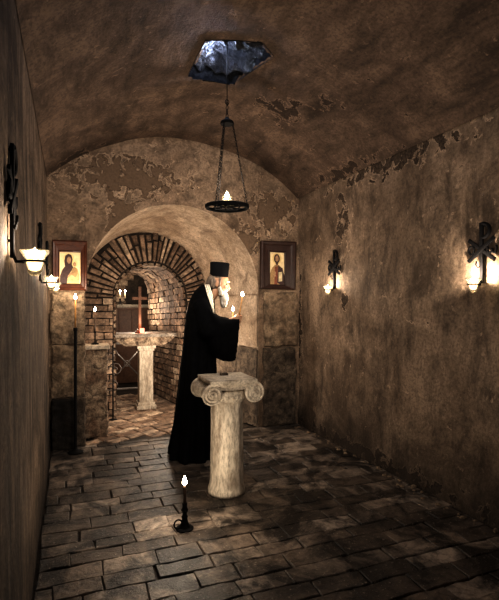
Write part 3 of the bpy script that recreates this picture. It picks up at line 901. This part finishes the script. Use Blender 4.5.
# head
ellipsoid(b, hp_(-.012, 0, .035), (.098, .077, .092), HT, 28, 18)
ellipsoid(b, hp_(.028, 0, -.03), (.062, .060, .085), HT, 24, 16)
ellipsoid(b, hp_(.045, 0, -.085), (.034, .036, .03), HT)
capsule(b, hp_(.083, 0, .022), hp_(.108, 0, -.022), .009, .0135, 12)
for s in (-1, 1):
    ellipsoid(b, hp_(.098, s*.012, -.026), (.010, .009, .008), HT, 10, 8)
    capsule(b, hp_(.082, s*.012, .033), hp_(.062, s*.046, .03), .010, .009, 10)
    ellipsoid(b, hp_(.062, s*.038, -.018), (.024, .018, .018), HT, 12, 8)
    ellipsoid(b, hp_(-.012, s*.078, -.008), (.018, .008, .032), HT, 12, 10)
ellipsoid(b, hp_(.086, 0, -.055), (.010, .024, .007), HT, 12, 8)
body = obj('body', b, M['skin'], pr_)
m = body.modifiers.new('remesh', 'REMESH'); m.mode = 'VOXEL'; m.voxel_size = .0042; m.use_smooth_shade = True
m = body.modifiers.new('smooth', 'SMOOTH'); m.iterations = 2; m.factor = .5
for s in (-1, 1):
    b = bmesh.new(); ellipsoid(b, hp_(.072, s*.030, .010), (.012, .012, .010), HT, 14, 10); obj('eye', b, M['eye'], pr_)
    b = bmesh.new(); capsule(b, hp_(.093, s*.014, .040), hp_(.072, s*.048, .036), .007, .005, 8); obj('eyebrow', b, M['beard'], pr_)
# robe
RB = [(.0, -.335, .125, .265), (.08, -.325, .12, .255), (.3, -.285, .11, .24), (.7, -.245, .10, .225), (1.0, -.212, .10, .22), (1.2, -.195, .10, .222), (1.32, -.180, .10, .222),
      (1.42, -.158, .095, .205), (1.49, -.135, .085, .165), (1.545, -.105, .080, .12), (1.59, -.06, .085, .082), (1.615, -.03, .07, .06)]
def rb(z):
    for A, B in zip(RB, RB[1:]):
        if A[0] <= z <= B[0]:
            k = (z-A[0])/(B[0]-A[0]); return tuple(A[i]+(B[i]-A[i])*k for i in (1, 2, 3))
    return RB[-1][1:]
def robe_ring(z, n=72, off=0):
    x0, x1, ry = rb(z); c, rx = (x0+x1)/2, (x1-x0)/2; r = []
    for i in range(n):
        a = 2*PI*i/n; amp = .022*max(0, 1-z/1.35)
        k = 1+off/rx+amp/rx*(math.sin(9*a+.6*math.sin(2*z))+.5*math.sin(17*a+1))
        r.append(V((c+rx*k*math.cos(a), ry*k*math.sin(a), z)))
    return r
b = bmesh.new()
loft(b, [robe_ring(.004+1.611*i/60) for i in range(61)])
for s in (-1, 1):
    SS = [((-.05, s*.10, 1.36), (0, 0, .10), (.03, .08, 0)), ((-.02, s*.17, 1.33), (.0, 0, .13), (.07, .06, 0)), ((.03, s*.205, 1.22), (.02, 0, .15), (.06, .055, 0)),
          ((.11, s*.19, 1.13), (.03, 0, .18), (.03, .055, 0)), ((.20, s*.15, 1.105), (.03, 0, .195), (.015, .05, 0)), ((.27, s*.11, 1.10), (.025, 0, .200), (.01, .042, 0)), ((.305, s*.09, 1.10), (.02, 0, .195), (.01, .038, 0)),
          ((.285, s*.09, 1.10), (.018, 0, .17), (.006, .022, 0))]
    secs = []
    for j, (c, a_, b_) in enumerate(SS):
        c, a_, b_ = V(c), V(a_), V(b_); b_.y *= s
        ring = []
        for i in range(32):
            t = 2*PI*i/32; k = 1+.04*math.sin(5*t+j)
            ring.append(c+a_*math.cos(t)*k+b_*math.sin(t)*k)
        secs.append(ring)
    loft(b, secs)
    capsule(b, (-.03, s*.145, 1.40), (.03, s*.20, 1.18), .088, .085, 16)
robe = obj('robe', b, M['robe'], pr_)
m = robe.modifiers.new('remesh', 'REMESH'); m.mode = 'VOXEL'; m.voxel_size = .010; m.use_smooth_shade = True
m = robe.modifiers.new('smooth', 'SMOOTH'); m.iterations = 3; m.factor = .5
# stole: striped band from the nape down the chest on both sides
for s in (-1, 1):
    b = bmesh.new()
    zs = [1.615-.30*i/24 for i in range(25)]
    for st in range(3):
        rows = []
        for z in zs:
            x0, x1, ry = rb(z); c, rx = (x0+x1)/2, (x1-x0)/2
            base = -.005+(1.615-z)*.33
            r = []
            for e in (0, 1):
                x = min(base+.017*st+e*.013, c+rx*.93); yy = (ry+.010)*math.sqrt(max(0, 1-((x-c)/(rx+.010))**2))
                r.append(V((x, s*yy, z)))
            rows.append(r)
        for A, B in zip(rows, rows[1:]):
            vs = [b.verts.new(p) for p in (A[0], A[1], B[1], B[0])]; b.faces.new(vs)
    bmesh.ops.remove_doubles(b, verts=b.verts[:], dist=1e-5)
    o = obj('stole', b, M['stole'], pr_); m = o.modifiers.new('thick', 'SOLIDIFY'); m.thickness = .006
# hat, hair, beard
b = bmesh.new(); lathe(b, [(.080, 0), (.087, .002), (.088, .02), (.089, .07), (.093, .122), (.092, .132), (.085, .136)], tuple(hp_(-.012, 0, .062)), 40, Matrix.Rotation(math.radians(4), 4, 'Y'))
tag(obj('hat', b, M['hat'], pr_, auto=50), 'tall flat-topped black hat')
b = bmesh.new(); ellipsoid(b, hp_(-.045, 0, .0), (.074, .080, .085), HT, 24, 16); ellipsoid(b, hp_(-.085, 0, -.06), (.04, .045, .045), HT); ellipsoid(b, hp_(-.02, 0, .055), (.088, .080, .03), HT, 24, 12)
for s in (-1, 1): capsule(b, hp_(.005, s*.074, .035), hp_(.012, s*.068, -.035), .014, .014, 10)
o = obj('hair', b, M['hair'], pr_); m = o.modifiers.new('remesh', 'REMESH'); m.mode = 'VOXEL'; m.voxel_size = .006; m.use_smooth_shade = True
b = bmesh.new()
ellipsoid(b, hp_(.062, 0, -.085), (.042, .055, .048), HT); ellipsoid(b, (.178, 0, 1.492), (.044, .050, .065)); ellipsoid(b, (.176, 0, 1.445), (.034, .038, .055))
for k in range(9):
    q = (k-4)/4; capsule(b, hp_(.075-.02*abs(q), q*.035, -.09), (.178-.02*abs(q), q*.03, 1.405+.02*abs(q)), .014, .006, 8)
for s in (-1, 1):
    capsule(b, hp_(.095, s*.006, -.042), hp_(.072, s*.042, -.062), .011, .009, 10)
    capsule(b, hp_(.015, s*.066, -.035), hp_(.045, s*.045, -.09), .017, .024, 10)
o = obj('beard', b, M['beard'], pr_); m = o.modifiers.new('remesh', 'REMESH'); m.mode = 'VOXEL'; m.voxel_size = .005; m.use_smooth_shade = True
# the two tapers in his hands: things of their own
RZ = Matrix.Rotation(PR, 3, 'Z')
for s, lab in ((-1, 'long lit taper held in the near hand of the robed person'), (1, 'shorter lit taper held in the far hand of the robed person')):
    c, ax, L = CAND[s]
    base = V((PX, PY, 0))+RZ @ (c-ax*.055); top = RZ @ (ax*L)
    t_ = thing('taper_candle', lab, 'candle', base)
    b = bmesh.new(); tube(b, [(0, 0, 0), top*.5, top], [.0062, .0058, .005], 10); tube(b, [top, top+V((0, 0, .010))], .0012, 6)
    obj('candle', b, M['beeswax'], t_)
    add_flame(t_, tuple(top+V((0, 0, .002))), .048, .0145)
    lamp(base+top+V((0, 0, .075)), 4.2 if s < 0 else 2.5, (1, .87, .70))

# crumbs of plaster along the foot of the right wall
b = bmesh.new(); rnd = random.Random(5)
for k in range(70):
    y = 1.9+rnd.random()**.8*3.0; x = XR-.035-rnd.random()**2*.10; r = .006+.014*rnd.random()**2
    ellipsoid(b, (x, y, r*.5-.002), (r*(.7+rnd.random()), r*(.7+rnd.random()), r*.7), Matrix.Rotation(rnd.random()*3, 4, 'Z'), 7, 5)
tag(obj('plaster_crumbs', b, M['ashlar'], smooth=False), 'pale plaster crumbs lying along the foot of the right wall', 'rubble', kind='stuff')

# ------------------------------------------------------------------ added fill lights, then passage and shaft light
def area(loc, tgt, e, size, col, name='soft_light'):
    l = bpy.data.lights.new(name, 'AREA'); l.energy = e; l.size = size; l.color = col
    o = bpy.data.objects.new(name, l); COL.objects.link(o); o.location = loc
    o.rotation_euler = (V(tgt)-V(loc)).to_track_quat('-Z', 'Y').to_euler(); return o
a_ = area((1.0, .2, 2.3), (1.75, 4.6, 1.6), 10, .5, (1, .88, .75), 'room_fill'); a_.data.spread = math.radians(88)  # unseen fill added near the viewpoint for general brightness
area((1.2, 3.4, 2.2), (1.15, 5.0, 2.0), 11, .5, (1, .88, .75), 'back_fill')  # unseen fill added to brighten the back wall and icons
lamp((1.15, 5.60, .75), 32, (1, .87, .72), .10, 'recess_fill')  # unseen fill added low in the recess to brighten the arch
lamp((1.0, 7.25, 1.35), 16, (1, .86, .70), .08, 'passage_light')
lamp((.99, 3.24, 3.225), 9, (.66, .76, 1), .02, 'shaft_light')

w = bpy.data.worlds.new('world'); scn.world = w; w.use_nodes = True
w.node_tree.nodes['Background'].inputs[0].default_value = (.02, .016, .012, 1); w.node_tree.nodes['Background'].inputs[1].default_value = .3

cam = bpy.data.cameras.new('camera'); co = bpy.data.objects.new('camera', cam); COL.objects.link(co)
co.location = (0, 0, 1.45); co.rotation_euler = (PI/2, 0, -math.radians(21.1))
cam.sensor_fit = 'HORIZONTAL'; cam.sensor_width = 36; cam.lens = 36*467/499; cam.shift_y = .004; cam.clip_start = .02
scn.camera = co
scn.view_settings.view_transform = 'Standard'; scn.view_settings.look = 'None'; scn.view_settings.exposure = .42; scn.view_settings.gamma = .78
